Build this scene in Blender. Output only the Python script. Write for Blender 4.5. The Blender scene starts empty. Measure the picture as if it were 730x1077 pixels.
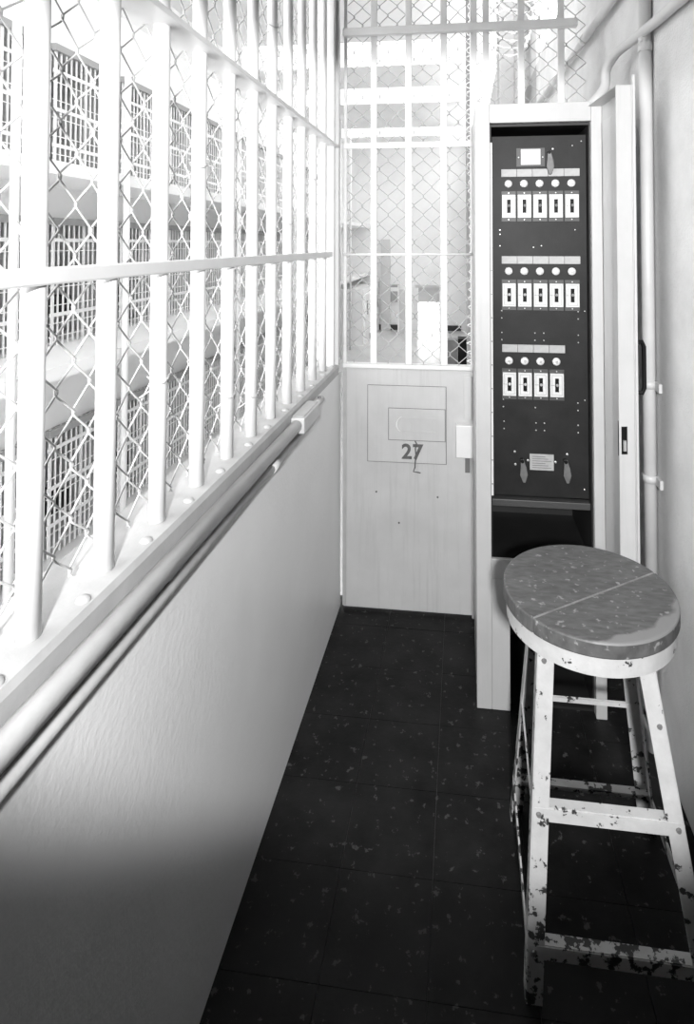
import bpy, bmesh, math, random
from mathutils import Vector, Matrix
random.seed(7)
SC = bpy.context.scene
COL = SC.collection
PI = math.pi

# ---------------------------------------------------------------- camera
cd = bpy.data.cameras.new('camera')
cam = bpy.data.objects.new('camera', cd)
COL.objects.link(cam)
SC.camera = cam
cd.sensor_fit = 'AUTO'
cd.sensor_width = 36.0
cd.lens = 20.39
cd.shift_x = -0.0446
cd.shift_y = -0.2762
cd.clip_start = 0.02
cam.location = (0, 0, 1.55)
cam.rotation_euler = (math.radians(91.5), 0, math.radians(6.822))

# ---------------------------------------------------------------- sky and lamps
w = bpy.data.worlds.new('overcast_sky')
SC.world = w
w.use_nodes = True
bg = w.node_tree.nodes['Background']
bg.inputs['Color'].default_value = (1, 1, 1, 1)
bg.inputs['Strength'].default_value = 4.5

# added spot in place of the camera flash; cone edge imitates the lens shadow
sl = bpy.data.lights.new('flash_stand_in', 'SPOT')
sl.energy = 430
sl.spot_size = math.radians(50)
sl.spot_blend = 0.14
sl.shadow_soft_size = 0.06
slo = bpy.data.objects.new('flash_stand_in', sl)
COL.objects.link(slo)
slo.location = (0.10, -0.80, 1.90)
slo.rotation_euler = (math.radians(74), 0, math.radians(4))

SC.view_settings.view_transform = 'Standard'
SC.view_settings.look = 'None'
SC.view_settings.exposure = 0.0
SC.view_settings.gamma = 1.0
SC.view_settings.use_curve_mapping = False


# ---------------------------------------------------------------- materials
def mat(name, v, rough=0.6, metal=0.0, var=0.0, vscale=4.0, bump=0.0, bscale=60.0,
        chip=0.0, chipv=0.03, chipscale=18.0, spec=0.5, dark=None, streak=0.0, chipz=0.0, world=False):
    m = bpy.data.materials.new(name)
    m.use_nodes = True
    nt = m.node_tree
    N, L = nt.nodes, nt.links
    b = N['Principled BSDF']
    b.inputs['Roughness'].default_value = rough
    b.inputs['Metallic'].default_value = metal
    b.inputs['Specular IOR Level'].default_value = spec
    b.inputs['Base Color'].default_value = (v, v, v, 1)
    tc = N.new('ShaderNodeTexCoord')
    co = N.new('ShaderNodeNewGeometry').outputs['Position'] if world else tc.outputs['Object']
    out = None

    def rgb(x):
        n = N.new('ShaderNodeRGB')
        n.outputs[0].default_value = (x, x, x, 1)
        return n.outputs[0]

    def noise(scale, detail=5.0, rgh=0.6, stretch=None):
        n = N.new('ShaderNodeTexNoise')
        n.inputs['Scale'].default_value = scale
        n.inputs['Detail'].default_value = detail
        n.inputs['Roughness'].default_value = rgh
        if stretch:
            mp = N.new('ShaderNodeMapping')
            mp.inputs['Scale'].default_value = stretch
            L.new(tc.outputs['Object'], mp.inputs['Vector'])
            L.new(mp.outputs[0], n.inputs['Vector'])
        else:
            L.new(co, n.inputs['Vector'])
        return n

    def ramp(src, a, b2):
        r = N.new('ShaderNodeValToRGB')
        r.color_ramp.elements[0].position = a
        r.color_ramp.elements[1].position = b2
        L.new(src, r.inputs[0])
        return r.outputs[0]

    def mix(fac, a, b2):
        x = N.new('ShaderNodeMix')
        x.data_type = 'RGBA'
        L.new(fac, x.inputs[0])
        L.new(a, x.inputs[6])
        L.new(b2, x.inputs[7])
        return x.outputs[2]
    if var > 0:
        lo = rgb(v * (1 - var) if dark is None else dark)
        n = noise(vscale)
        out = mix(ramp(n.outputs[0], 0.3, 0.7), lo, rgb(min(1.0, v * (1 + var * 0.5))))
    if streak > 0:
        n = noise(3.0, 6, 0.7, (14, 14, 0.7))
        out = mix(ramp(n.outputs[0], 0.52, 0.78), out or rgb(v), rgb(v * (1 - streak)))
    if chip > 0:
        n = noise(chipscale, 8, 0.65)
        src = n.outputs[0]
        if chipz:
            sx = N.new('ShaderNodeSeparateXYZ')
            L.new(tc.outputs['Object'], sx.inputs[0])
            mr = N.new('ShaderNodeMapRange')
            mr.inputs['From Min'].default_value = 0.42
            mr.inputs['From Max'].default_value = 0.0
            mr.inputs['To Max'].default_value = chipz
            L.new(sx.outputs['Z'], mr.inputs['Value'])
            ad = N.new('ShaderNodeMath')
            L.new(src, ad.inputs[0])
            L.new(mr.outputs[0], ad.inputs[1])
            src = ad.outputs[0]
        out = mix(ramp(src, 1 - chip, 1 - chip + 0.02), out or rgb(v), rgb(chipv))
    if out is not None:
        L.new(out, b.inputs['Base Color'])
    if bump > 0:
        n = noise(bscale, 4)
        bm = N.new('ShaderNodeBump')
        bm.inputs['Strength'].default_value = bump
        bm.inputs['Distance'].default_value = 0.004
        L.new(n.outputs[0], bm.inputs['Height'])
        L.new(bm.outputs[0], b.inputs['Normal'])
    return m


M = {}
M['white_bar'] = mat('gloss white bar paint', 0.69, 0.35, var=0.05, vscale=9, bump=0.12, bscale=30)
M['sill'] = mat('scuffed sill paint', 0.40, 0.45, var=0.14, vscale=12, bump=0.25, bscale=45)
M['parapet'] = mat('parapet paint', 0.78, 0.42, var=0.06, vscale=2.5, bump=0.22, bscale=70)
M['conduit'] = mat('conduit paint', 0.55, 0.4, var=0.08, vscale=8, bump=0.25, bscale=40)
M['plaster'] = mat('rough wall plaster', 0.62, 0.85, var=0.12, vscale=6, bump=1.0, bscale=110, chip=0.28, chipv=0.3, chipscale=40)
M['tile'] = mat('dark floor tile', 0.011, 0.45, var=0.65, vscale=7, bump=0.15, bscale=50, chip=0.39, chipv=0.05, chipscale=38, spec=0.12, world=True)
M['grout'] = mat('floor joint', 0.05, 0.7)
M['gate_plate'] = mat('gate plate paint', 0.50, 0.42, var=0.10, vscale=5, streak=0.18, chip=0.27, chipv=0.34, chipscale=22)
M['gate_trim'] = mat('gate hatch paint', 0.50, 0.42, var=0.08, vscale=7, streak=0.1)
M['stencil'] = mat('stencil paint', 0.10, 0.7, var=0.3, vscale=60)
M['wire'] = mat('galvanised wire', 0.42, 0.45, metal=0.0, var=0.15, vscale=25)
M['cab'] = mat('cabinet enamel', 0.45, 0.4, var=0.08, vscale=5, streak=0.12, chip=0.28, chipv=0.35, chipscale=30)
M['cab_in'] = mat('cabinet interior black', 0.012, 0.55, var=0.3, vscale=10)
M['panel'] = mat('dark switch panel', 0.017, 0.5, var=0.3, vscale=12, bump=0.08, bscale=120, spec=0.22)
M['backing'] = mat('dark backing plate', 0.05, 0.5)
M['plate'] = mat('white switch plate', 0.60, 0.35, var=0.04, vscale=40)
M['strip'] = mat('label strip', 0.36, 0.5, var=0.12, vscale=60)
M['black'] = mat('black bakelite', 0.006, 0.5, spec=0.15)
M['lever'] = mat('switch lever', 0.16, 0.3)
M['screw'] = mat('bright screw', 0.65, 0.3, metal=0.7)
M['brass'] = mat('worn latch metal', 0.13, 0.5, metal=0.0, var=0.25, vscale=60)
M['lens_w'] = mat('white lamp lens', 0.66, 0.2)
M['lens_r'] = mat('lamp ring', 0.5, 0.3, metal=0.4)
M['chip'] = mat('chipped white stool paint', 0.50, 0.45, var=0.12, vscale=25, chip=0.40, chipv=0.035, chipscale=34, chipz=0.10, bump=0.2, bscale=60)
M['seatedge'] = mat('worn seat edge', 0.10, 0.5, var=0.5, vscale=30)
M['hall'] = mat('hall white wall', 0.88, 0.7, var=0.04, vscale=1.0)
M['hall_grey'] = mat('hall light grey', 0.62, 0.7, var=0.06, vscale=1.0)
M['beam'] = mat('ceiling beam', 0.80, 0.75, var=0.03, vscale=1.0)
M['hall_floor'] = mat('polished hall floor', 0.62, 0.22, var=0.08, vscale=0.6)
M['cell_in'] = mat('cell interior', 0.62, 0.8, var=0.35, vscale=1.3)
M['cellbar'] = mat('cell bar paint', 0.82, 0.5)
M['track'] = mat('grey track cover', 0.35, 0.6)
M['darkbase'] = mat('black skirting', 0.02, 0.5)
M['door_w'] = mat('white hall door', 0.85, 0.5)
M['glass'] = mat('dark door glass', 0.12, 0.12)
M['colgrey'] = mat('grey column', 0.22, 0.6, var=0.25, vscale=2)
M['bounce_stop'] = mat('dark bounce stop', 0.03, 0.7)  # dark only to stop light bouncing off the unseen near surfaces
M['bunk'] = mat('dark blanket', 0.012, 0.9)


def seat_material():
    m = mat('worn wooden seat', 0.10, 0.5)
    nt = m.node_tree
    N, L = nt.nodes, nt.links
    b = N['Principled BSDF']
    tc = N.new('ShaderNodeTexCoord')
    mp = N.new('ShaderNodeMapping')
    mp.inputs['Rotation'].default_value = (0, 0, -0.59)
    mp.inputs['Scale'].default_value = (12, 40, 12)
    L.new(tc.outputs['Object'], mp.inputs['Vector'])
    n1 = N.new('ShaderNodeTexNoise')
    n1.inputs['Scale'].default_value = 3
    n1.inputs['Detail'].default_value = 8
    L.new(mp.outputs[0], n1.inputs['Vector'])
    r1 = N.new('ShaderNodeValToRGB')
    r1.color_ramp.elements[0].position = 0.3
    r1.color_ramp.elements[0].color = (0.065, 0.065, 0.065, 1)
    r1.color_ramp.elements[1].position = 0.75
    r1.color_ramp.elements[1].color = (0.125, 0.125, 0.125, 1)
    L.new(n1.outputs[0], r1.inputs[0])
    n2 = N.new('ShaderNodeTexNoise')
    n2.inputs['Scale'].default_value = 70
    n2.inputs['Detail'].default_value = 6
    L.new(tc.outputs['Object'], n2.inputs['Vector'])
    r2 = N.new('ShaderNodeValToRGB')
    r2.color_ramp.elements[0].position = 0.62
    r2.color_ramp.elements[1].position = 0.70
    L.new(n2.outputs[0], r2.inputs[0])
    mx = N.new('ShaderNodeMix')
    mx.data_type = 'RGBA'
    L.new(r2.outputs[0], mx.inputs[0])
    L.new(r1.outputs[0], mx.inputs[6])
    mx.inputs[7].default_value = (0.26, 0.26, 0.26, 1)
    # bare patch where the varnish has worn off near the front edge
    sep = N.new('ShaderNodeSeparateXYZ')
    L.new(tc.outputs['Object'], sep.inputs[0])
    vd = N.new('ShaderNodeVectorMath')
    vd.operation = 'DISTANCE'
    vd.inputs[1].default_value = (-0.085, 0.11, 0.0)
    mp2 = N.new('ShaderNodeMapping')
    mp2.inputs['Scale'].default_value = (1, 1, 0)
    L.new(tc.outputs['Object'], mp2.inputs['Vector'])
    L.new(mp2.outputs[0], vd.inputs[0])
    n3 = N.new('ShaderNodeTexNoise')
    n3.inputs['Scale'].default_value = 22
    n3.inputs['Detail'].default_value = 5
    L.new(tc.outputs['Object'], n3.inputs['Vector'])
    ma = N.new('ShaderNodeMath')
    ma.operation = 'MULTIPLY_ADD'
    ma.inputs[1].default_value = 0.045
    L.new(n3.outputs[0], ma.inputs[0])
    L.new(vd.outputs['Value'], ma.inputs[2])
    r3 = N.new('ShaderNodeValToRGB')
    r3.color_ramp.elements[0].position = 0.320
    r3.color_ramp.elements[1].position = 0.328
    L.new(ma.outputs[0], r3.inputs[0])
    mx2 = N.new('ShaderNodeMix')
    mx2.data_type = 'RGBA'
    gz = N.new('ShaderNodeMath')
    gz.operation = 'GREATER_THAN'
    gz.inputs[1].default_value = 0.7575
    L.new(sep.outputs['Z'], gz.inputs[0])
    mu = N.new('ShaderNodeMath')
    mu.operation = 'MULTIPLY'
    L.new(r3.outputs[0], mu.inputs[0])
    L.new(gz.outputs[0], mu.inputs[1])
    L.new(mu.outputs[0], mx2.inputs[0])
    L.new(mx.outputs[2], mx2.inputs[6])
    mx2.inputs[7].default_value = (0.20, 0.20, 0.20, 1)
    L.new(mx2.outputs[2], b.inputs['Base Color'])
    bp = N.new('ShaderNodeBump')
    bp.inputs['Strength'].default_value = 0.25
    bp.inputs['Distance'].default_value = 0.003
    L.new(n2.outputs[0], bp.inputs['Height'])
    L.new(bp.outputs[0], b.inputs['Normal'])
    return m


M['seat'] = seat_material()
M['seam'] = mat('bare wood along the seam', 0.22, 0.6, var=0.4, vscale=40)
M['hall_dim'] = mat('grey hall wall', 0.36, 0.8, var=0.15, vscale=2)


# ---------------------------------------------------------------- mesh helpers
class MB:
    def __init__(s):
        s.v = []
        s.f = []

    def box(s, x0, x1, y0, y1, z0, z1):
        i = len(s.v)
        s.v += [(x, y, z) for z in (z0, z1) for y in (y0, y1) for x in (x0, x1)]
        s.f += [tuple(i + k for k in q) for q in
                ((0, 2, 3, 1), (4, 5, 7, 6), (0, 1, 5, 4), (2, 6, 7, 3), (0, 4, 6, 2), (1, 3, 7, 5))]
        return s

    def tube(s, pts, r, n=8, cap=True):
        pts = [Vector(p) for p in pts]
        rs = r if isinstance(r, (list, tuple)) else [r] * len(pts)
        base = len(s.v)
        up = None
        for k, p in enumerate(pts):
            if k == 0:
                t = pts[1] - pts[0]
            elif k == len(pts) - 1:
                t = pts[-1] - pts[-2]
            else:
                t = (pts[k + 1] - p).normalized() + (p - pts[k - 1]).normalized()
            t.normalize()
            if up is None:
                up = Vector((0, 0, 1)) if abs(t.z) < 0.9 else Vector((1, 0, 0))
            a = t.cross(up).normalized()
            b = a.cross(t).normalized()
            up = b
            for j in range(n):
                an = 2 * PI * j / n
                s.v.append(tuple(p + a * (math.cos(an) * rs[k]) + b * (math.sin(an) * rs[k])))
        for k in range(len(pts) - 1):
            for j in range(n):
                q = base + k * n
                s.f.append((q + j, q + (j + 1) % n, q + n + (j + 1) % n, q + n + j))
        if cap:
            s.f.append(tuple(base + j for j in reversed(range(n))))
            e = base + (len(pts) - 1) * n
            s.f.append(tuple(e + j for j in range(n)))
        return s

    def bar(s, p, q, wv, hv):
        """prism from p to q, cross-section spanned by the vectors wv and hv"""
        p, q, wv, hv = Vector(p), Vector(q), Vector(wv) / 2, Vector(hv) / 2
        i = len(s.v)
        for c in (p, q):
            s.v += [tuple(c - wv - hv), tuple(c + wv - hv), tuple(c + wv + hv), tuple(c - wv + hv)]
        s.f += [(i + 3, i + 2, i + 1, i), (i + 4, i + 5, i + 6, i + 7)]
        for j in range(4):
            s.f.append((i + j, i + (j + 1) % 4, i + 4 + (j + 1) % 4, i + 4 + j))
        return s

    def prism(s, poly, axis, a, b):
        """extrude a 2-D polygon along axis 0/1/2 from a to b"""
        i = len(s.v)
        n = len(poly)

        def P(u, v, t):
            return {0: (t, u, v), 1: (u, t, v), 2: (u, v, t)}[axis]
        s.v += [P(u, v, a) for u, v in poly] + [P(u, v, b) for u, v in poly]
        s.f += [tuple(i + k for k in reversed(range(n))), tuple(i + n + k for k in range(n))]
        for k in range(n):
            s.f.append((i + k, i + (k + 1) % n, i + n + (k + 1) % n, i + n + k))
        return s

    def mesh(s, name):
        me = bpy.data.meshes.new(name)
        me.from_pydata(s.v, [], s.f)
        bm = bmesh.new()
        bm.from_mesh(me)
        bmesh.ops.recalc_face_normals(bm, faces=bm.faces)
        bm.to_mesh(me)
        bm.free()
        return me

    def build(s, name, m, parent=None, bevel=0.0, smooth=False, seg=2):
        return link(name, s.mesh(name), m, parent, bevel, smooth, seg)


def link(name, me, m, parent=None, bevel=0.0, smooth=False, seg=2):
    if m is not None and not me.materials:
        me.materials.append(M[m] if isinstance(m, str) else m)
    if smooth:
        for p in me.polygons:
            p.use_smooth = len(p.vertices) == 4
    if bevel > 0:
        bm = bmesh.new()
        bm.from_mesh(me)
        es = [e for e in bm.edges if len(e.link_faces) == 2 and e.calc_face_angle(0) > 0.6]
        bmesh.ops.bevel(bm, geom=es, offset=bevel, segments=seg, profile=0.5, affect='EDGES', clamp_overlap=True)
        bm.to_mesh(me)
        bm.free()
    o = bpy.data.objects.new(name, me)
    COL.objects.link(o)
    if parent is not None:
        o.parent = parent
        # every parent of ours is either at the origin or given in local space
    return o


def thing(name, label, cat, loc=(0, 0, 0), group=None):
    o = bpy.data.objects.new(name, None)
    o.empty_display_size = 0.05
    COL.objects.link(o)
    o.location = loc
    o['label'] = label
    o['category'] = cat
    if group:
        o['group'] = group
    return o


def tag(o, label, cat, group=None):
    o['label'] = label
    o['category'] = cat
    if group:
        o['group'] = group
    return o


def struct(o, label=None):
    o['kind'] = 'structure'
    if label:
        o['label'] = label
    return o


def copy(o, parent=None, loc=None):
    c = o.copy()
    COL.objects.link(c)
    if parent is not None:
        c.parent = parent
    if loc is not None:
        c.location = loc
    return c


# ================================================================ structure: the cage
GY = 2.466          # gate plane
WL = -0.524         # inner face of the parapet
WR = 0.60           # right wall
NEAR = -1.2

fl = struct(MB().box(WL - 0.2, WR + 0.15, NEAR, GY + 0.10, -0.20, -0.004).build('floor', 'grout'),
            'dark tiled floor of the narrow caged gallery')
TS = 0.2286
tile_me = MB().box(0.0006, TS - 0.0006, 0.0006, TS - 0.0006, 0.0, 0.004).mesh('tile')
x_edges = [-0.076 + TS * k for k in range(-2, 4)]
y_edges = [1.686 + TS * k for k in range(-13, 4)]
nt = 0
for x in x_edges:
    for y in y_edges:
        x0, x1, y0, y1 = max(x, WL), min(x + TS, WR), max(y, NEAR), min(y + TS, GY + 0.09)
        if x1 - x0 < 0.01 or y1 - y0 < 0.01:
            continue
        if x1 - x0 > TS - 0.001 and y1 - y0 > TS - 0.001:
            o = link('tile', tile_me, 'tile', fl)
            o.location = (x, y, -0.004 + random.uniform(-0.0006, 0.0004))
        else:
            MB().box(x0 + 0.0006, x1 - 0.0006, y0 + 0.0006, y1 - 0.0006, -0.004, 0.0).build('tile', 'tile', fl)

struct(MB().box(WL - 0.11, WL, NEAR, GY + 0.02, 0.0, 1.000).build('wall_left', 'parapet'),
       'pale painted parapet wall below the bars')
RWIN = [(-0.8, 2.3, 3.14, 6.5), (3.2, 4.75, 3.0, 6.5), (6.2, 9.4, 4.6, 6.5), (10.2, 13.6, 4.6, 6.5), (14.6, 18.0, 4.6, 6.5), (19.0, 22.4, 4.6, 6.5), (23.4, 27.6, 4.6, 6.5)]
FILL_WIN = [(22.6, 23.4), (25.6, 26.6)]  # hidden lower openings, added to brighten the far hall
rw = MB()
rw.box(WR, WR + 0.15, 1.45, 4.75, -2.7, 3.0).box(WR, WR + 0.15, NEAR, 28.8, 6.5, 6.9)
prev = NEAR
for a, b, z0, z1 in RWIN:
    rw.box(WR, WR + 0.15, prev, a, 3.0 if prev > 1 else 3.14, 6.5)
    if z0 > 3.0:
        rw.box(WR, WR + 0.15, max(a, 1.45), b, 3.0, z0)
    prev = b
rw.box(WR, WR + 0.15, prev, 28.8, 3.0, 6.5)
struct(rw.build('wall_right', 'plaster'), 'rough grey plaster wall behind the switch cabinet')
rh = MB().box(WR, WR + 0.15, 4.75, 28.8, -2.7, -1.6).box(WR, WR + 0.15, 4.75, 28.8, 2.4, 3.0)
prev = 4.75
for a, b in FILL_WIN:
    rh.box(WR, WR + 0.15, prev, a, -1.6, 2.4)
    prev = b
rh.box(WR, WR + 0.15, prev, 28.8, -1.6, 2.4)
struct(rh.build('wall_right_hall', 'hall_dim'))
struct(MB().box(WR, WR + 0.15, NEAR, 1.45, 0.0, 3.14).build('wall_right_bounce_stop', 'bounce_stop'))  # unseen near stretch, made dark to keep bounce off the parapet
struct(MB().box(WL - 0.11, WL - 0.01, NEAR, 0.50, 1.04, 3.0).build('wall_left_light_block', 'bounce_stop'))  # unseen solid panel added to block hall light at the near bars
struct(MB().box(WL - 0.11, WR, NEAR - 0.1, NEAR, 0.0, 3.0).build('wall_back', 'bounce_stop'))
struct(MB().box(WL - 0.11, WR, NEAR - 0.1, GY + 0.02, 3.0, 3.12).build('ceiling', 'bounce_stop'))
for i, (a, b, WZ0, WZ1) in enumerate(RWIN + [(a, b, -1.6, 2.4) for a, b in FILL_WIN]):  # the last frames belong to the added lower openings
    f = MB()
    f.box(WR + 0.03, WR + 0.10, a, b, WZ0, WZ0 + 0.05).box(WR + 0.03, WR + 0.10, a, b, WZ1 - 0.05, WZ1)
    f.box(WR + 0.03, WR + 0.10, a, a + 0.05, WZ0 + 0.05, WZ1 - 0.05).box(WR + 0.03, WR + 0.10, b - 0.05, b, WZ0 + 0.05, WZ1 - 0.05)
    n = max(2, int((b - a) / 0.8))
    for k in range(1, n):
        y = a + (b - a) * k / n
        f.box(WR + 0.05, WR + 0.08, y - 0.015, y + 0.015, WZ0 + 0.05, WZ1 - 0.05)
    struct(f.build('window_%d' % (i + 1), 'hall'))

# ================================================================ structure: the hall beyond
CX = -5.6           # cell fronts
WX = -4.55          # walkway edge
HF = -2.7           # hall floor
EY = 28.8           # end wall
struct(MB().box(-7.6, WR, -1.0, EY + 6, HF - 0.2, HF).build('floor_hall', 'hall_floor'),
       'pale polished floor of the hall below')
ew = MB()
ew.box(-7.6, -2.17, EY, EY + 0.3, HF, 6.9).box(-1.13, WR, EY, EY + 0.3, HF, 6.9)
ew.box(-2.17, -1.13, EY, EY + 0.3, -0.6, 6.9)
ewo = struct(ew.build('wall_end', 'hall'), 'white end wall of the hall')
MB().box(-4.0, -3.55, EY - 0.25, EY, HF, 1.8).build('pilaster', 'hall_grey', ewo)
MB().box(-2.30, -2.17, EY - 0.08, EY, HF, -0.5).build('door_jamb', 'hall', ewo)
MB().box(-1.13, -1.0, EY - 0.08, EY, HF, -0.5).build('door_jamb', 'hall', ewo)
MB().box(-2.30, -1.0, EY - 0.10, EY, -0.6, -0.45).build('door_head', 'hall_grey', ewo)
MB().box(-2.17, -1.13, EY + 0.1, EY + 0.14, -1.33, -0.6).build('transom_panel', 'hall_grey', ewo)
struct(MB().box(-4.6, -3.1, EY - 0.06, EY - 0.001, HF, HF + 0.26).build('baseboard_end', 'darkbase'))
struct(MB().box(-0.75, -0.05, EY - 0.06, EY - 0.001, HF, HF + 0.26).build('baseboard_end', 'darkbase'))

for i, (a, b) in enumerate([(9.9, 13.0), (14.8, 16.9), (18.8, 22.8), (24.6, 25.9)]):
    struct(MB().box(-7.6, WR, a, b, 6.18, 6.95).build('trim_%d' % (i + 1), 'beam'), 'deep white ceiling beam across the hall')

struct(MB().box(-7.6, WR, NEAR, 9.2, 6.95, 7.05).build('ceiling_hall', 'beam'))
struct(MB().box(-7.6, WR, 25.9, EY, 6.5, 6.6).build('ceiling_end', 'beam'))
# cell block
PITCH, DIV = 1.60, 0.20
DY = [7.2 + PITCH * k for k in range(-3, 12)]     # divider centres
TIERS = [(2.50, 4.32), (0.16, 1.92), (HF, -0.97)]
cb = MB()
cb.box(-7.6, -7.4, 2.0, EY, HF, 6.9)                                  # back
cb.box(-7.4, CX, 2.0, EY, 4.32, 6.9)                                  # wall over the top tier
cb.box(-7.4, CX, 2.0, EY, 1.92, 2.50).box(-7.4, CX, 2.0, EY, -0.97, 0.16)
for z0, z1 in TIERS:
    for y in DY:
        cb.box(-7.4, CX, y - DIV / 2, y + DIV / 2, z0, z1)
    ye = DY[-1] if z0 > HF else 24.2
    cb.box(-7.4, CX, ye, EY, z0, z1)
cbo = struct(cb.build('wall_cell_block', 'hall'), 'white front of the cell block across the aisle')
MB().box(-7.0, -6.75, 2.0, EY, HF, 4.32).build('cell_back', 'cell_in', cbo)
for z0, z1 in TIERS:
    for i in range(len(DY) - 1):
        a, b = DY[i] + DIV / 2, DY[i + 1] - DIV / 2
        MB().box(-6.75, CX - 0.12, a, a + 0.02, z0, z1).box(-6.75, CX - 0.12, b - 0.02, b, z0, z1) \
            .box(-6.75, CX - 0.12, a, b, z1 - 0.02, z1).box(-6.75, CX - 0.12, a, b, z0, z0 + 0.02).build('cell_lining', 'cell_in', cbo)
struct(MB().box(CX, WX, 2.0, EY, 2.345, 2.50).build('floor_walkway_upper', 'hall'), 'white walkway slab below the top tier of cells')
struct(MB().box(CX, WX, 2.0, EY, 0.015, 0.16).build('floor_walkway_lower', 'hall'), 'white walkway slab below the middle tier of cells')
struct(MB().box(CX, WX + 0.40, 24.2, EY, HF, -0.35).build('wall_end_block', 'hall'))
for k in range(0, 10):
    y = 5.353 + 1.976 * k
    struct(MB().tube([(WX + 0.06, y, HF), (WX + 0.06, y, 6.9)], 0.045, 10).build('trim_%d' % (k + 5), 'cellbar', smooth=True), 'slim white post along the walkway edge')
for i, (a, b) in enumerate([(24.5, 25.6), (26.0, 27.1), (27.5, 28.6)]):
    d = struct(MB().box(WX + 0.40, WX + 0.45, a, b, HF, HF + 2.1).build('door_%d' % (i + 1), 'door_w'), 'white door with a dark glass at the far end of the hall')
    MB().box(WX + 0.445, WX + 0.455, a + 0.4, b - 0.4, HF + 1.2, HF + 1.8).build('door_glass', 'glass', d)
    struct(MB().box(WX + 0.40, WX + 0.43, b, b + 0.38 if i < 2 else EY, HF, HF + 0.25).build('baseboard_hall_%d' % (i + 1), 'darkbase'))

# ================================================================ cage side: bars on the parapet
gr = thing('bar_grille', 'white round-bar grille with chain-link mesh standing on the parapet', 'grille', (0, 0, 0))
BX = -0.562
TOP = 3.0
BY = [0.706 + 0.1602 * k for k in range(0, 11)]
sp = MB().prism([(-0.648, 1.0), (-0.522, 1.0), (-0.5215, 1.030), (-0.527, 1.040), (-0.648, 1.040)], 1, NEAR, GY - 0.03).build('sill_plate', 'sill', gr)
bolt_me = None
for k in range(-1, 12):
    y = 0.786 + 0.1602 * k
    if y > GY - 0.05:
        continue
    if bolt_me is None:
        bm = bmesh.new()
        bmesh.ops.create_uvsphere(bm, u_segments=10, v_segments=6, radius=0.011)
        bmesh.ops.scale(bm, vec=(1, 1, 0.6), verts=bm.verts)
        bolt_me = bpy.data.meshes.new('bolt')
        bm.to_mesh(bolt_me)
        bm.free()
        for p in bolt_me.polygons:
            p.use_smooth = True
    o = link('bolt', bolt_me, 'sill', sp)
    o.location = (-0.541, y + random.uniform(-0.01, 0.01), 1.040)
bar_me = MB().tube([(0, 0, 1.038), (0, 0, 1.3), (0, 0, 1.7), (0, 0, 2.2), (0, 0, TOP)], 0.0155, 16).mesh('bar')
for y in BY:
    o = link('bar', bar_me, 'white_bar', gr, smooth=True)
    o.location = (BX, y, 0)
MB().box(-0.548, -0.540, NEAR, GY - 0.02, 1.496, 1.520).build('middle_rail', 'white_bar', gr, bevel=0.003)
MB().box(-0.615, -0.5225, NEAR, GY - 0.02, 1.962, 1.975).build('top_rail', 'white_bar', gr, bevel=0.002)
MB().box(-0.61, -0.535, GY - 0.075, GY - 0.045, 1.038, TOP).build('corner_post', 'white_bar', gr, bevel=0.004)
MB().box(-0.560, -0.5225, GY - 0.040, GY - 0.005, 1.038, TOP).build('corner_angle', 'white_bar', gr, bevel=0.003)


def chain_link(name, u0, u1, z0, z1, place, parent, r=0.0018):
    W, Hh = 0.0755, 0.0790
    mb = MB()
    n = int((u1 - u0) / (W / 2))
    for i in range(n + 1):
        u = u0 + i * W / 2
        pts = []
        k = 0
        z = z0
        while z <= z1:
            sgn = 1 if (k + i) % 2 == 0 else -1
            uu = u + sgn * (W / 4 + 0.0012)
            jig = random.uniform(-0.0022, 0.0022)
            pts.append(place(uu - sgn * 0.0025 + jig, z - 0.005, -0.0025 * sgn))
            pts.append(place(uu + jig, z, 0.0))
            pts.append(place(uu - sgn * 0.0025 + jig, z + 0.005, 0.0025 * sgn))
            z += Hh / 2
            k += 1
        mb.tube(pts, r, 5, cap=False)
    o = mb.build(name, 'wire', parent, smooth=True)
    o['kind'] = 'stuff'
    return o


chain_link('chain_link_mesh', 0.05, GY - 0.08, 1.055, TOP - 0.01, lambda u, z, d: (-0.588 + d, u, z), gr)
for (bi, z) in ((2, 1.30), (4, 1.19), (5, 1.15), (3, 1.72), (7, 1.62), (9, 1.80), (6, 2.2)):
    y = BY[bi]
    pts = [(BX + 0.0185 * math.cos(a), y + 0.0185 * math.sin(a), z + 0.006 * math.sin(2 * a)) for a in [k * PI / 6 for k in range(13)]]
    pts = [(-0.588, y + 0.03, z + 0.02)] + pts + [(-0.585, y - 0.025, z - 0.03)]
    MB().tube(pts, 0.0018, 5).build('wire_tie', 'wire', gr, smooth=True)

# conduits along the parapet
c1 = thing('parapet_conduit', 'thick pale conduit along the parapet ending in a junction box', 'conduit')
MB().tube([(-0.503, NEAR, 0.997), (-0.503, 1.74, 0.997)], 0.0178, 14).build('pipe', 'conduit', c1, smooth=True)
jb = MB().box(-0.521, -0.478, 1.735, 1.93, 0.972, 1.020).build('junction_box', 'conduit', c1, bevel=0.004)
MB().box(-0.520, -0.482, 1.745, 1.92, 1.020, 1.024).build('box_lid', 'sill', jb, bevel=0.002)
MB().tube([(-0.505, 1.93, 0.994), (-0.505, 2.06, 0.994)], 0.012, 10).build('tail_fitting', 'conduit', c1, smooth=True)
MB().tube([(-0.505, 2.03, 1.002), (-0.505, 2.03, 1.010)], 0.007, 8).build('tail_screw', 'lever', c1, smooth=True)
c2 = thing('parapet_conduit', 'thin lower conduit running below the thick one on the parapet', 'conduit')
MB().tube([(-0.511, NEAR, 0.944), (-0.511, 2.02, 0.944)], 0.0098, 12).build('pipe', 'conduit', c2, smooth=True)
MB().tube([(-0.511, 1.53, 0.944), (-0.511, 1.59, 0.944)], 0.0125, 12).build('coupling', 'conduit', c2, smooth=True)
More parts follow.
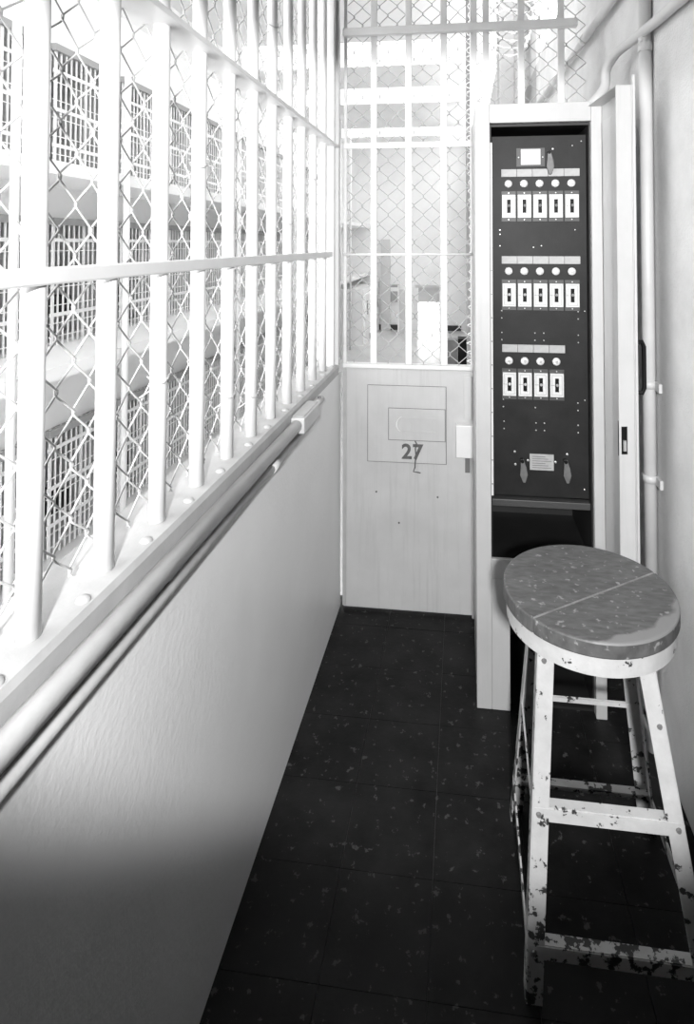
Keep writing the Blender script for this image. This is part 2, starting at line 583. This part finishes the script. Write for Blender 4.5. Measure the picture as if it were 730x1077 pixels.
for y in (0.4, 1.0, 1.56):
    MB().box(-0.524, -0.515, y - 0.015, y + 0.015, 0.926, 0.962).build('clip', 'conduit', c2)

# ================================================================ gate
gt = thing('cage_gate', 'steel cage gate with chain-link upper half and painted number plate below', 'gate', (0, 0, 0))
GX0, GX1 = -0.506, 0.045
lp = MB().box(GX0, GX1, GY, GY + 0.03, 0.012, 1.022).build('lower_panel', 'gate_plate', gt, bevel=0.003)
for (a, b, c, d, t, nm) in ((-0.401, -0.070, 0.629, 0.949, 0.004, 'hatch_plate'), (-0.311, -0.074, 0.724, 0.855, 0.0075, 'inner_plate')):
    MB().box(a, b, GY - t, GY - (0.0 if nm == 'hatch_plate' else 0.004), c, d).build(nm, 'gate_trim', lp, bevel=0.0012)
MB().box(-0.4035, -0.0675, GY - 0.0012, GY, 0.6265, 0.9515).build('hatch_gap_shade', 'lever', lp)  # dark sheet whose rim paints in the shade of the hatch gap
MB().box(-0.3135, -0.0715, GY - 0.0050, GY - 0.004, 0.7215, 0.8575).build('hatch_gap_shade', 'lever', lp)  # dark rim again, imitating the shaded gap round the inner plate
fr = MB()
fr.box(-0.279, -0.102, GY - 0.0095, GY - 0.0075, 0.812, 0.820).box(-0.279, -0.102, GY - 0.0095, GY - 0.0075, 0.755, 0.763)
fr.box(-0.110, -0.102, GY - 0.0095, GY - 0.0075, 0.763, 0.812).box(-0.222, -0.210, GY - 0.0105, GY - 0.0075, 0.763, 0.812)
fr.build('slide_frame', 'gate_trim', lp)
MB().tube([(-0.245 - 0.032 * math.cos(a), GY - 0.011, 0.790 + 0.034 * math.sin(a)) for a in [k * PI / 10 - 1.3 for k in range(9)]],
          [0.001, 0.002, 0.003, 0.0035, 0.0035, 0.003, 0.002, 0.0015, 0.001], 8).build('finger_pull', 'white_bar', lp, smooth=True)
cu = bpy.data.curves.new('number', 'FONT')
cu.body = '27'
cu.size = 0.094
cu.extrude = 0.0004
cu.offset = 0.0026
cu.space_character = 1.05
to = bpy.data.objects.new('number_tmp', cu)
COL.objects.link(to)
bpy.context.view_layer.update()
me = bpy.data.meshes.new_from_object(to.evaluated_get(bpy.context.evaluated_depsgraph_get()))
bpy.data.objects.remove(to)
me.name = 'number'
me.materials.clear()
num = link('number', me, 'stencil', lp)
num['label'] = 'dark stencilled number 27'
xs = [v.co.x for v in me.vertices]
ys = [v.co.y for v in me.vertices]
for v in me.vertices:
    v.co.x = -0.256 + (v.co.x - min(xs)) / (max(xs) - min(xs)) * 0.092
    v.co.y = 0.643 + (v.co.y - min(ys)) / (max(ys) - min(ys)) * 0.066
    v.co.x, v.co.y, v.co.z = v.co.x, GY - 0.0047 - v.co.z, v.co.y
MB().tube([(-0.200, GY - 0.0052, 0.722), (-0.193, GY - 0.0052, 0.712), (-0.198, GY - 0.0052, 0.690), (-0.196, GY - 0.0052, 0.660),
           (-0.199, GY - 0.0052, 0.630), (-0.200, GY - 0.0012, 0.610), (-0.207, GY - 0.001, 0.592), (-0.190, GY - 0.001, 0.590),
           (-0.176, GY - 0.001, 0.588)], 0.0028, 5).build('scrawl', 'stencil', lp)
for x, z in ((-0.365, 0.50), (-0.105, 0.49), (-0.268, 0.375)):
    MB().tube([(x, GY - 0.0012, z), (x, GY + 0.002, z)], 0.0042, 8).build('bolt_hole', 'stencil', lp)
MB().box(GX0 - 0.003, GX0 + 0.011, GY - 0.006, GY + 0.0, 0.02, 1.02).build('hinge_strip', 'sill', gt)
MB().box(-0.027, 0.049, GY - 0.050, GY, 0.674, 0.806).build('lock_box', 'white_bar', gt, bevel=0.003)
MB().box(0.005, 0.038, GY - 0.012, GY, 0.82, 1.00).build('lock_strap', 'gate_trim', gt, bevel=0.002)
MB().box(0.010, 0.030, GY - 0.010, GY, 0.60, 0.672).build('lock_bolt', 'lever', gt, bevel=0.002)
MB().box(-0.508, 0.055, GY - 0.012, GY + 0.032, 1.022, 1.040).build('bottom_rail', 'white_bar', gt, bevel=0.003)
for x, z0 in ((-0.377, 1.04), (-0.226, 1.04), (-0.076, 1.04), (0.102, 1.04), (0.249, 1.04), (0.412, 1.04)):
    MB().box(x - 0.014, x + 0.014, GY - 0.004, GY + 0.008, z0, TOP).build('bar', 'white_bar', gt, bevel=0.003)
MB().box(0.036, 0.066, GY - 0.004, GY + 0.030, 0.0, TOP).build('latch_post', 'white_bar', gt, bevel=0.003)
MB().box(-0.508, -0.494, GY - 0.006, GY + 0.010, 1.04, TOP).build('hinge_stile', 'white_bar', gt, bevel=0.003)
MB().box(-0.508, 0.47, GY - 0.012, GY - 0.004, 1.962, 1.988).build('cross_rail', 'white_bar', gt, bevel=0.003)
MB().box(-0.508, 0.475, GY - 0.034, GY - 0.004, 2.448, 2.482).build('top_rail', 'white_bar', gt, bevel=0.003)
MB().tube([(-0.507, GY - 0.008, 1.506), (0.05, GY - 0.008, 1.508)], 0.005, 8).build('middle_rod', 'white_bar', gt, smooth=True)
chain_link('chain_link_mesh', -0.486, 0.50, 1.045, TOP - 0.01, lambda u, z, d: (u, GY + 0.016 + d, z), gt)

# ================================================================ switch cabinet
CY = 2.0
cab = thing('switch_cabinet', 'tall grey steel cabinet with open door showing black switch panel', 'cabinet')
c = MB()
CX0, CX1, CB = 0.045, 0.466, 2.40
c.box(CX0, 0.095, CY, CB, 0.0, 2.03)                       # left side with face stile
c.box(0.431, CX1, CY, CB, 0.0, 2.03)                       # right side
c.box(0.095, 0.431, CY, CB, 1.965, 2.03)                   # top
c.box(0.095, 0.431, CB - 0.02, CB, 0.0, 1.965)             # back
c.box(0.095, 0.431, CY, CY + 0.015, 0.43, 0.495)           # rail under the opening
c.box(0.095, 0.431, CY + 0.015, CB - 0.02, 0.45, 0.480)    # shelf
c.box(0.095, 0.155, CY, CY + 0.015, 0.0, 0.43)             # lower face left
c.build('case', 'cab', cab, bevel=0.002)
MB().box(0.0955, 0.100, CY + 0.02, CB - 0.02, 0.482, 1.963).box(0.4265, 0.4305, CY + 0.02, CB - 0.02, 0.482, 1.963) \
    .box(0.10, 0.4265, CB - 0.03, CB - 0.02, 0.482, 1.963).box(0.10, 0.4265, CY + 0.02, CB - 0.03, 1.955, 1.963).box(0.10, 0.4265, CY + 0.016, CB - 0.03, 0.481, 0.487).build('black_lining', 'cab_in', cab)
MB().box(0.10, 0.4265, CB - 0.03, CB - 0.02, 0.01, 0.44).box(0.156, 0.4305, CY + 0.03, CB - 0.03, 0.001, 0.01) \
    .box(0.0955, 0.100, CY + 0.03, CB - 0.03, 0.01, 0.44).box(0.4265, 0.4305, CY + 0.03, CB - 0.03, 0.01, 0.44).build('lower_lining', 'cab_in', cab)
PY = 2.05
MB().box(0.103, 0.4250, PY, PY + 0.012, 0.688, 1.928).build('switch_panel', 'panel', cab, bevel=0.002)
MB().box(0.1, 0.4265, PY - 0.012, PY + 0.02, 0.655, 0.678).build('divider_bar', 'backing', cab, bevel=0.002)
hs = MB().box(0.0965, 0.1035, CY + 0.012, CY + 0.02, 0.70, 1.90).build('piano_hinge', 'white_bar', cab, bevel=0.001)
for k in range(15):
    MB().tube([(0.1, CY + 0.012, 0.74 + k * 0.08), (0.1, CY + 0.009, 0.74 + k * 0.08)], 0.0022, 6).build('hinge_screw', 'lever', hs)


def panel_box(name, m, x0, x1, z0, z1, t0, t1, parent=cab, bevel=0.0):
    return MB().box(x0, x1, PY - t1, PY - t0, z0, z1).build(name, m, parent, bevel=bevel)


screw_me = MB().tube([(0, 0, 0), (0, -0.003, 0), (0, -0.004, 0)], [0.0042, 0.0042, 0.002], 8).mesh('screw')


def screw(x, z, s=1.0, m='screw', y=PY):
    o = link('screw', screw_me, m, cab)
    o.location = (x, y, z)
    o.scale = (s, s, s)
    return o


cols = [0.1615, 0.2145, 0.2675, 0.3210, 0.3745]
strip_me = MB().box(-0.0258, 0.0258, -0.004, 0.0, -0.0130, 0.0130).mesh('label_strip')
bmx = bmesh.new()
back_me = MB().box(-0.0245, 0.0245, -0.003, 0, -0.0525, 0.0525).mesh('backing_plate')
ring = MB()


def frame_plate():
    b = MB()
    w2, h2, sw, sh = 0.0222, 0.0395, 0.0065, 0.0235
    b.box(-w2, -sw, -0.006, 0, -h2, h2).box(sw, w2, -0.006, 0, -h2, h2)
    b.box(-sw, sw, -0.006, 0, sh, h2).box(-sw, sw, -0.006, 0, -h2, -sh)
    return b.mesh('switch_plate')


def engraving():
    b = MB()
    w2, h2 = 0.0165, 0.0335
    t = 0.0009
    for s in (-1, 1):
        b.box(s * w2 - t / 2, s * w2 + t / 2, -0.0065, -0.0058, -h2, h2)
        b.box(-w2, w2, -0.0065, -0.0058, s * h2 - t / 2, s * h2 + t / 2)
    b.box(-0.021, -0.008, -0.0065, -0.0058, -0.0006, 0.0006)
    return b.mesh('engraved_line')


plate_me, engr_me = frame_plate(), engraving()
slot_me = MB().box(-0.0064, 0.0064, -0.0025, 0, -0.0234, 0.0234).mesh('switch_slot')
lever_me = MB().tube([(0, -0.002, 0), (0, -0.008, 0.001), (0, -0.013, 0.002)], [0.0042, 0.0038, 0.0050], 10).mesh('switch_lever')
lamp_me = MB().tube([(0, 0, 0), (0, -0.006, 0), (0, -0.010, 0), (0, -0.012, 0)], [0.0135, 0.0135, 0.011, 0.005], 16).mesh('indicator_lamp')
lens_me = MB().tube([(0, -0.011, 0), (0, -0.015, 0)], [0.0055, 0.004], 12).mesh('lamp_lens')
for row, (zs, zk, zp, n) in enumerate(((1.798, 1.7605, 1.682, 5), (1.496, 1.4575, 1.3755, 5), (1.1915, 1.149, 1.0695, 4))):
    for i in range(n):
        x = cols[i] - 0.0005 * row
        o = link('label_strip', strip_me, 'strip', cab)
        o.location = (0.1625 + i * 0.0532, PY, zs)
        o = link('indicator_lamp', lamp_me, 'lens_w', cab, smooth=True)
        o.location = (x - 0.001, PY, zk)
        q = link('lamp_lens', lens_me, 'lens_r', o, smooth=True)
        bk = link('backing_plate', back_me, 'backing', cab)
        bk.location = (x, PY, zp)
        p = link('switch_plate', plate_me, 'plate', cab)
        p.location = (x, PY - 0.003, zp)
        link('engraved_line', engr_me, 'lever', p)
        link('switch_slot', slot_me, 'black', p)
        lv = link('switch_lever', lever_me, 'lever', p, smooth=True)
        screw(x, zp + 0.046, 0.55, 'screw', PY - 0.003)
        screw(x, zp - 0.046, 0.55, 'screw', PY - 0.003)
panel_box('card_holder', 'backing', 0.189, 0.285, 1.820, 1.884, 0, 0.003)
panel_box('name_card', 'plate', 0.204, 0.270, 1.826, 1.880, 0.003, 0.005)
screw(0.196, 1.852, 0.5, y=PY - 0.003)
screw(0.278, 1.852, 0.5, y=PY - 0.003)


def latch(x, z, h, tilt):
    g = MB()
    poly = [(-0.005, 0.0), (0.005, 0.0), (0.012, -0.40 * h), (0.014, -0.68 * h), (0.004, -1.0 * h), (-0.004, -1.0 * h), (-0.012, -0.68 * h), (-0.008, -0.35 * h)]
    ca, sa = math.cos(tilt), math.sin(tilt)
    poly = [(x + u * ca - v * sa, z + u * sa + v * ca) for u, v in poly]
    o = g.prism(poly, 1, PY - 0.020, PY - 0.013).build('latch_handle', 'brass', cab, bevel=0.002)
    MB().tube([(x, PY, z - 0.006), (x, PY - 0.022, z - 0.006)], 0.006, 10).build('latch_pivot', 'black', o, smooth=True)
    return o


latch(0.298, 1.872, 0.082, 0.05)
latch(0.2015, 0.818, 0.078, 0.08)
latch(0.3455, 0.822, 0.078, 0.08)
panel_box('rating_plate', 'strip', 0.228, 0.308, 0.779, 0.833, 0, 0.003)
txt = MB()
for k in range(6):
    txt.box(0.236, 0.300 - 0.01 * (k % 3), PY - 0.0033, PY - 0.003, 0.786 + k * 0.0075, 0.7885 + k * 0.0075)
txt.build('plate_lines', 'lever', cab)
for x, z in ((0.222, 0.810), (0.314, 0.808), (0.178, 0.838), (0.180, 0.795), (0.353, 0.836), (0.354, 0.795), (0.312, 1.880)):
    screw(x, z, 0.9)
for x, z in ((0.131, 1.60), (0.131, 1.585), (0.131, 1.545), (0.385, 1.600), (0.136, 1.320), (0.136, 1.295), (0.136, 1.245), (0.136, 1.22),
             (0.393, 1.32), (0.393, 1.295), (0.393, 1.24), (0.393, 1.215), (0.415, 1.322), (0.248, 1.245), (0.278, 1.245), (0.248, 1.220), (0.278, 1.220),
             (0.390, 1.010), (0.390, 0.985), (0.390, 0.935), (0.390, 0.910), (0.140, 1.015), (0.140, 0.990), (0.142, 0.94), (0.142, 0.915),
             (0.248, 0.99), (0.250, 0.938), (0.278, 0.938), (0.250, 0.913), (0.278, 0.913), (0.413, 1.02), (0.408, 1.905), (0.378, 1.89),
             (0.409, 0.72), (0.245, 1.540), (0.272, 1.545)):
    screw(x, z, 0.55)

# cabinet door, swung open towards the viewer
dr = bpy.data.objects.new('door', None)
COL.objects.link(dr)
dr.parent = cab
dr.location = (0.466, CY - 0.003, 0)
dr.rotation_euler = (0, 0, math.radians(-84.2))
DW, DT = 0.249, 0.045     # width, pan depth; local x runs from hinge to free edge, local -y is the inside of the pan
pan = MB()
Z0, Z1 = 0.47, 2.015
pan.box(0, DW, 0.0, 0.003, Z0, Z1)
pan.box(0, DW, -DT, 0.0, Z1 - 0.003, Z1).box(0, DW, -DT, 0.0, Z0, Z0 + 0.003)
pan.build('door_pan', 'cab', dr, bevel=0.001)
fe = MB()
fe.box(DW - 0.004, DW, -DT, -0.001, Z0 + 0.003, 0.947).box(DW - 0.004, DW, -DT, -0.001, 1.027, Z1 - 0.003)
fe.box(DW - 0.004, DW, -DT, -0.039, 0.947, 1.027).box(DW - 0.004, DW, -0.021, -0.001, 0.947, 1.027)
fe.build('door_edge', 'cab', dr)
MB().box(DW - 0.012, DW + 0.004, 0.003, 0.010, Z0 - 0.005, Z1 + 0.03).build('edge_strip', 'cab', dr, bevel=0.002)
MB().box(DW - 0.03, DW - 0.010, -0.038, -0.018, 0.935, 1.035).build('latch_case', 'black', dr)
MB().box(DW - 0.010, DW - 0.004, -0.031, -0.023, 0.955, 0.985).build('latch_tongue', 'screw', dr)
MB().box(0.03, DW - 0.03, -0.010, 0.0, Z0 + 0.06, Z1 - 0.06).build('door_stiffener', 'gate_trim', dr, bevel=0.003)
MB().tube([(DW - 0.03, 0.003, 1.26), (DW - 0.03, 0.034, 1.265), (DW - 0.03, 0.040, 1.25), (DW - 0.03, 0.040, 1.13), (DW - 0.03, 0.034, 1.115), (DW - 0.03, 0.003, 1.12)],
          0.0065, 10).build('handle', 'black', dr, smooth=True)
MB().box(DW - 0.045, DW - 0.015, 0.003, 0.012, 1.10, 1.28).build('handle_plate', 'black', dr, bevel=0.002)

# ================================================================ pipes on the right wall
vp = thing('wall_pipe', 'vertical grey pipe on the plaster wall beside the cabinet door', 'pipe')
MB().tube([(0.578, 1.905, 0.0), (0.578, 1.905, 2.95)], 0.0195, 16).build('pipe', 'conduit', vp, smooth=True)
MB().tube([(0.578, 1.905, 2.16), (0.578, 1.905, 2.19)], 0.0225, 16).build('coupling', 'plaster', vp, smooth=True)
for z in (0.824, 1.114):
    k = MB().tube([(0.578, 1.905, z - 0.012), (0.578, 1.905, z + 0.012)], 0.0215, 16).build('clamp', 'conduit', vp, smooth=True)
    MB().box(0.590, 0.600, 1.85, 1.90, z - 0.016, z + 0.012).build('clamp_ear', 'conduit', vp, bevel=0.002)


def smooth_path(P, n=6):
    P = [Vector(p) for p in P]
    out = []
    for i in range(len(P) - 1):
        p0, p1, p2, p3 = P[max(i - 1, 0)], P[i], P[i + 1], P[min(i + 2, len(P) - 1)]
        for k in range(n):
            t = k / n
            out.append(0.5 * ((2 * p1) + (-p0 + p2) * t + (2 * p0 - 5 * p1 + 4 * p2 - p3) * t * t + (-p0 + 3 * p1 - 3 * p2 + p3) * t ** 3))
    out.append(P[-1])
    return out


bc = smooth_path([(0.425, 2.22, 2.032), (0.470, 2.15, 2.062), (0.512, 2.15, 2.115), (0.518, 2.15, 2.175), (0.536, 2.10, 2.216), (0.558, 1.98, 2.222), (0.575, 1.80, 2.214), (0.575, 1.50, 2.188), (0.575, 0.6, 2.10)], 6)
o = MB().tube(bc, 0.0165, 12).build('bent_conduit', 'conduit', smooth=True)
tag(o, 'bent grey conduit rising from the cabinet top onto the wall', 'conduit')
dp = thing('diagonal_pipe', 'long straight pipe high on the wall running above the cabinet', 'pipe')
MB().tube([(0.568, 1.0, 2.405), (0.568, 4.9, 2.625)], 0.0185, 12).build('pipe', 'conduit', dp, smooth=True)
for y in (2.75, 4.0):
    MB().tube([(0.568, y, 2.405 + (y - 1) * 0.0564), (0.568, y + 0.04, 2.405 + (y - 0.96) * 0.0564)], 0.022, 12).build('coupling', 'conduit', dp, smooth=True)

# ================================================================ stool
st = thing('stool', 'tall metal stool with a worn dark wooden seat and chipped white legs', 'stool', (0.285, 1.40, 0))
SR, ST = 0.191, 0.762
ang = math.atan2(0.209, 0.311)
sd = Vector((math.cos(ang), math.sin(ang)))
sn = Vector((-math.sin(ang), math.cos(ang)))
off = Vector((0.151 - 0.285, 1.275 - 1.40)).dot(sn)
for side in (-1, 1):
    poly = []
    h = off + side * 0.0007
    a0 = math.asin(h / SR)
    if side > 0:
        angs = [a0 + (PI - 2 * a0) * k / 40 for k in range(41)]
    else:
        angs = [PI - a0 + (PI + 2 * a0) * k / 40 for k in range(41)]
    for a in angs:
        p = sd * (SR * math.cos(a)) + sn * (SR * math.sin(a))
        poly.append((p.x, p.y))
    MB().prism(poly, 2, ST - 0.033, ST).build('seat_board', 'seat', st, bevel=0.004, seg=2)
hw = math.sqrt(SR * SR - off * off) - 0.004
p0, p1 = sn * off - sd * hw, sn * off + sd * hw
MB().bar((p0.x, p0.y, ST - 0.004), (p1.x, p1.y, ST - 0.004), (sn.x * 0.0032, sn.y * 0.0032, 0), (0, 0, 0.0086)).build('seam_strip', 'seam', st)
rim = MB()
RR, RZ0, RZ1 = 0.184, 0.690, 0.729
n = 96
for k in range(n):
    a = 2 * PI * k / n
    for r, z in ((RR, RZ0), (RR, RZ1), (RR - 0.004, RZ1), (RR - 0.004, RZ0)):
        rim.v.append((r * math.cos(a), r * math.sin(a), z))
for k in range(n):
    for j in range(4):
        q, q2 = k * 4, ((k + 1) % n) * 4
        rim.f.append((q + j, q + (j + 1) % 4, q2 + (j + 1) % 4, q2 + j))
rm = rim.build('rim_band', 'chip', st)
legs = {
    'FL': ((-0.126, -0.118, 0.705), (-0.160, -0.150, 0.0)),
    'FR': ((0.103, -0.118, 0.705), (0.218, -0.150, 0.0)),
    'BL': ((-0.112, 0.118, 0.705), (-0.158, 0.258, 0.0)),
    'BR': ((0.118, 0.118, 0.705), (0.212, 0.258, 0.0)),
}
legs = {k: (Vector(a), Vector(b)) for k, (a, b) in legs.items()}
for k, (a, b) in legs.items():
    sx = 1 if k[1] == 'L' else -1        # flanges point to the stool's inside
    sy = 1 if k[0] == 'F' else -1
    W = 0.033
    t = 0.004
    m = MB()
    m.bar(a + Vector((sx * W / 2, 0, 0)), b + Vector((sx * W / 2, 0, 0)), (W, 0, 0), (0, t, 0))
    m.bar(a + Vector((0, sy * W / 2, 0)), b + Vector((0, sy * W / 2, 0)), (t, 0, 0), (0, W, 0))
    m.build('leg', 'chip', st, bevel=0.0008, seg=1)


def at(k, z):
    a, b = legs[k]
    return a + (b - a) * ((a.z - z) / a.z)


for z, hgt in ((0.365, 0.026), (0.100, 0.026)):
    for p, q in (('FL', 'FR'), ('BL', 'BR'), ('FL', 'BL'), ('FR', 'BR')):
        A, B = at(p, z), at(q, z)
        d = (B - A).normalized()
        nrm = Vector((d.y, -d.x, 0))
        A, B = A + d * 0.003, B - d * 0.003
        if p == 'BL' and z > 0.3:
            MB().bar(A, B, nrm * 0.008, (0, 0, 0.010)).build('stretcher', 'chip', st)
        elif p[1] != q[1]:
            m = MB().bar(A, B, nrm * 0.004, (0, 0, hgt))
            m.bar(A + Vector((0, 0.011 if p == 'FL' else -0.011, hgt / 2)), B + Vector((0, 0.011 if p == 'FL' else -0.011, hgt / 2)), nrm * 0.022, (0, 0, 0.004))
            m.build('stretcher', 'chip', st)
        else:
            MB().bar(A, B, nrm * 0.004, (0, 0, hgt if z < 0.3 else 0.012)).build('stretcher', 'chip', st)
rv = MB().tube([(0, 0, 0), (0, -0.004, 0)], [0.006, 0.004], 8).mesh('rivet')
for k, z in (('FL', 0.365), ('FL', 0.10), ('FL', 0.67), ('FR', 0.365), ('FR', 0.10), ('FR', 0.56)):
    o = link('rivet', rv, 'lever', st)
    p = at(k, z)
    o.location = p + Vector((0.012 if k[1] == 'L' else -0.012, -0.002, 0))

# ================================================================ the cell fronts across the aisle
cw = PITCH - DIV
ch = 1.76
nb = 13


def cell_front(h):
    r = bpy.data.objects.new('cell_grille', None)
    COL.objects.link(r)
    b = MB()
    for i in range(nb):
        y = -cw / 2 + cw * (i + 0.5) / nb
        if i in (0, nb // 2):
            b.box(-0.012, 0.012, y - 0.022, y + 0.022, 0, h)
        else:
            b.tube([(0, y, 0), (0, y, h)], 0.014, 5, cap=False)
    for z in (0.12, 0.30, 0.55, 0.80, 1.05, 1.30):
        b.box(-0.006, 0.006, -cw / 2, cw / 2, z - 0.006, z + 0.006)
    o = b.build('bars', 'cellbar', r)
    o['kind'] = 'stuff'
    for z in (0.42, 0.92, 1.45):
        MB().box(0.0, 0.016, -cw / 2, cw / 2, z - 0.025, z + 0.025).build('cross_bar', 'cellbar', r)
    MB().box(-0.02, 0.06, -cw / 2 - 0.02, cw / 2 + 0.02, h - 0.10, h - 0.005).build('track_cover', 'track', r)
    return r


ORD = ['first', 'second', 'third', 'fourth', 'fifth', 'sixth', 'seventh', 'eighth', 'ninth', 'tenth', 'eleventh', 'twelfth', 'thirteenth', 'fourteenth']
TN = ['upper', 'middle', 'lower']
protos = {}
for ti, (z0, z1) in enumerate(TIERS):
    num_ = 0
    for i in range(2, len(DY) - 1):
        y = (DY[i] + DY[i + 1]) / 2
        if ti == 2 and y > 23.3:
            continue
        h = round(z1 - z0, 2)
        if h not in protos:
            r = cell_front(h)
            protos[h] = r
        else:
            src = protos[h]
            r = copy(src)
            for chd in src.children:
                copy(chd, r)
        r.location = (CX + 0.025, y, z0)
        r['label'] = 'white barred grille of a cell on the %s tier, %s from the left edge' % (TN[ti], ORD[num_])
        r['category'] = 'grille'
        r['group'] = 'barred grilles of the cell block'
        num_ += 1

for ti, i, w_ in ((1, 2, 'first middle-tier'), (1, 3, 'second middle-tier'), (1, 4, 'third middle-tier'), (2, 2, 'first lower-tier'), (2, 3, 'second lower-tier'), (2, 4, 'third lower-tier')):
    a = DY[i] + DIV / 2 + 0.05
    b = thing('cell_bunk', 'dark blanketed bunk inside the %s cell from the left' % w_, 'bunk', (-6.25, a, TIERS[ti][0] + 0.02), 'bunks in the cells')
    MB().box(-0.48, 0.45, 0.0, 0.75, 0.30, 0.36).build('frame', 'colgrey', b)
    MB().box(-0.48, 0.45, 0.02, 0.73, 0.36, 0.62).build('mattress', 'bunk', b, bevel=0.03)
    for x in (-0.45, 0.40):
        for y in (0.03, 0.69):
            MB().box(x, x + 0.03, y, y + 0.03, 0.0, 0.30).build('leg', 'colgrey', b)

# ================================================================ far-hall furnishings and wire
rz = thing('razor_wire_coil', 'loose coil of razor wire hung beyond the gate top', 'razor wire')
pts = []
for k in range(0, 241):
    a = k / 24 * 2 * PI
    pts.append((0.37 + 0.17 * math.cos(a) + 0.01 * math.sin(3.1 * a), 3.0 + 0.17 * k / 24, 3.22 + 0.17 * math.sin(a)))
MB().tube(pts, 0.006, 5).build('wire', 'white_bar', rz, smooth=True)
bb = MB()
for k in range(2, 240, 4):
    p = Vector(pts[k])
    bb.box(p.x - 0.016, p.x + 0.016, p.y - 0.003, p.y + 0.003, p.z - 0.009, p.z + 0.009)
o = bb.build('barbs', 'white_bar', rz)
o['kind'] = 'stuff'
rz2 = thing('razor_wire_strand', 'narrow upright coil of razor wire beside the grey column', 'razor wire')
pts = []
for k in range(0, 401):
    a = k / 8 * 2 * PI
    zz = 0.3 + 3.2 * k / 400
    r = 0.020 + 0.012 * math.sin(zz * 3.0) + random.uniform(-0.004, 0.004)
    pts.append((0.062 + r * math.cos(a), 4.2 + r * math.sin(a), zz))
MB().tube(pts, 0.004, 4).build('wire', 'white_bar', rz2)
o = MB().tube([(0.062, 4.2, 0.3), (0.062, 4.2, 3.6)], 0.004, 5).build('core_wire', 'white_bar', rz2)
col = MB().box(0.045, 0.13, 6.0, 6.3, HF, 6.0).build('grey_column', 'colgrey', bevel=0.01)
tag(col, 'dark grey steel column seen past the gate', 'column')
col = MB().box(0.32, 0.45, 5.0, 5.25, HF, 6.0).build('pale_column', 'hall_dim', bevel=0.01)
tag(col, 'pale square column above the cabinet beyond the gate', 'column')
bx = thing('black_locker', 'black locker standing on the hall floor past the gate', 'locker', (0.12, 19.5, HF))
MB().box(-0.27, 0.25, -0.3, 0.3, 0.0, 1.15).build('body', 'black', bx, bevel=0.01)
MB().box(-0.25, 0.23, -0.315, -0.3, 0.05, 1.10).build('door', 'black', bx)
MB().box(-0.78, -0.28, -0.25, 0.25, 0.0, 1.1).build('grey_side', 'colgrey', bx)
sc = thing('partition_screen', 'pale partition screen standing by the end wall', 'screen', (-3.0, EY - 1.2, HF))
MB().box(0.0, 0.50, 0.0, 0.08, 0.0, 2.1).build('panel', 'hall_grey', sc)
MB().box(-0.06, 0.0, -0.02, 0.10, 0.0, 2.3).build('post', 'hall', sc)
nb_ = thing('notice_box', 'dark framed box on the end wall left of the screen', 'box', (-3.35, EY - 0.16, -1.2))
MB().box(-0.25, 0.25, 0.0, 0.16, -0.1, 0.75).build('frame', 'track', nb_, bevel=0.01)
MB().box(-0.18, 0.18, -0.01, 0.0, 0.42, 0.62).build('card', 'door_w', nb_)
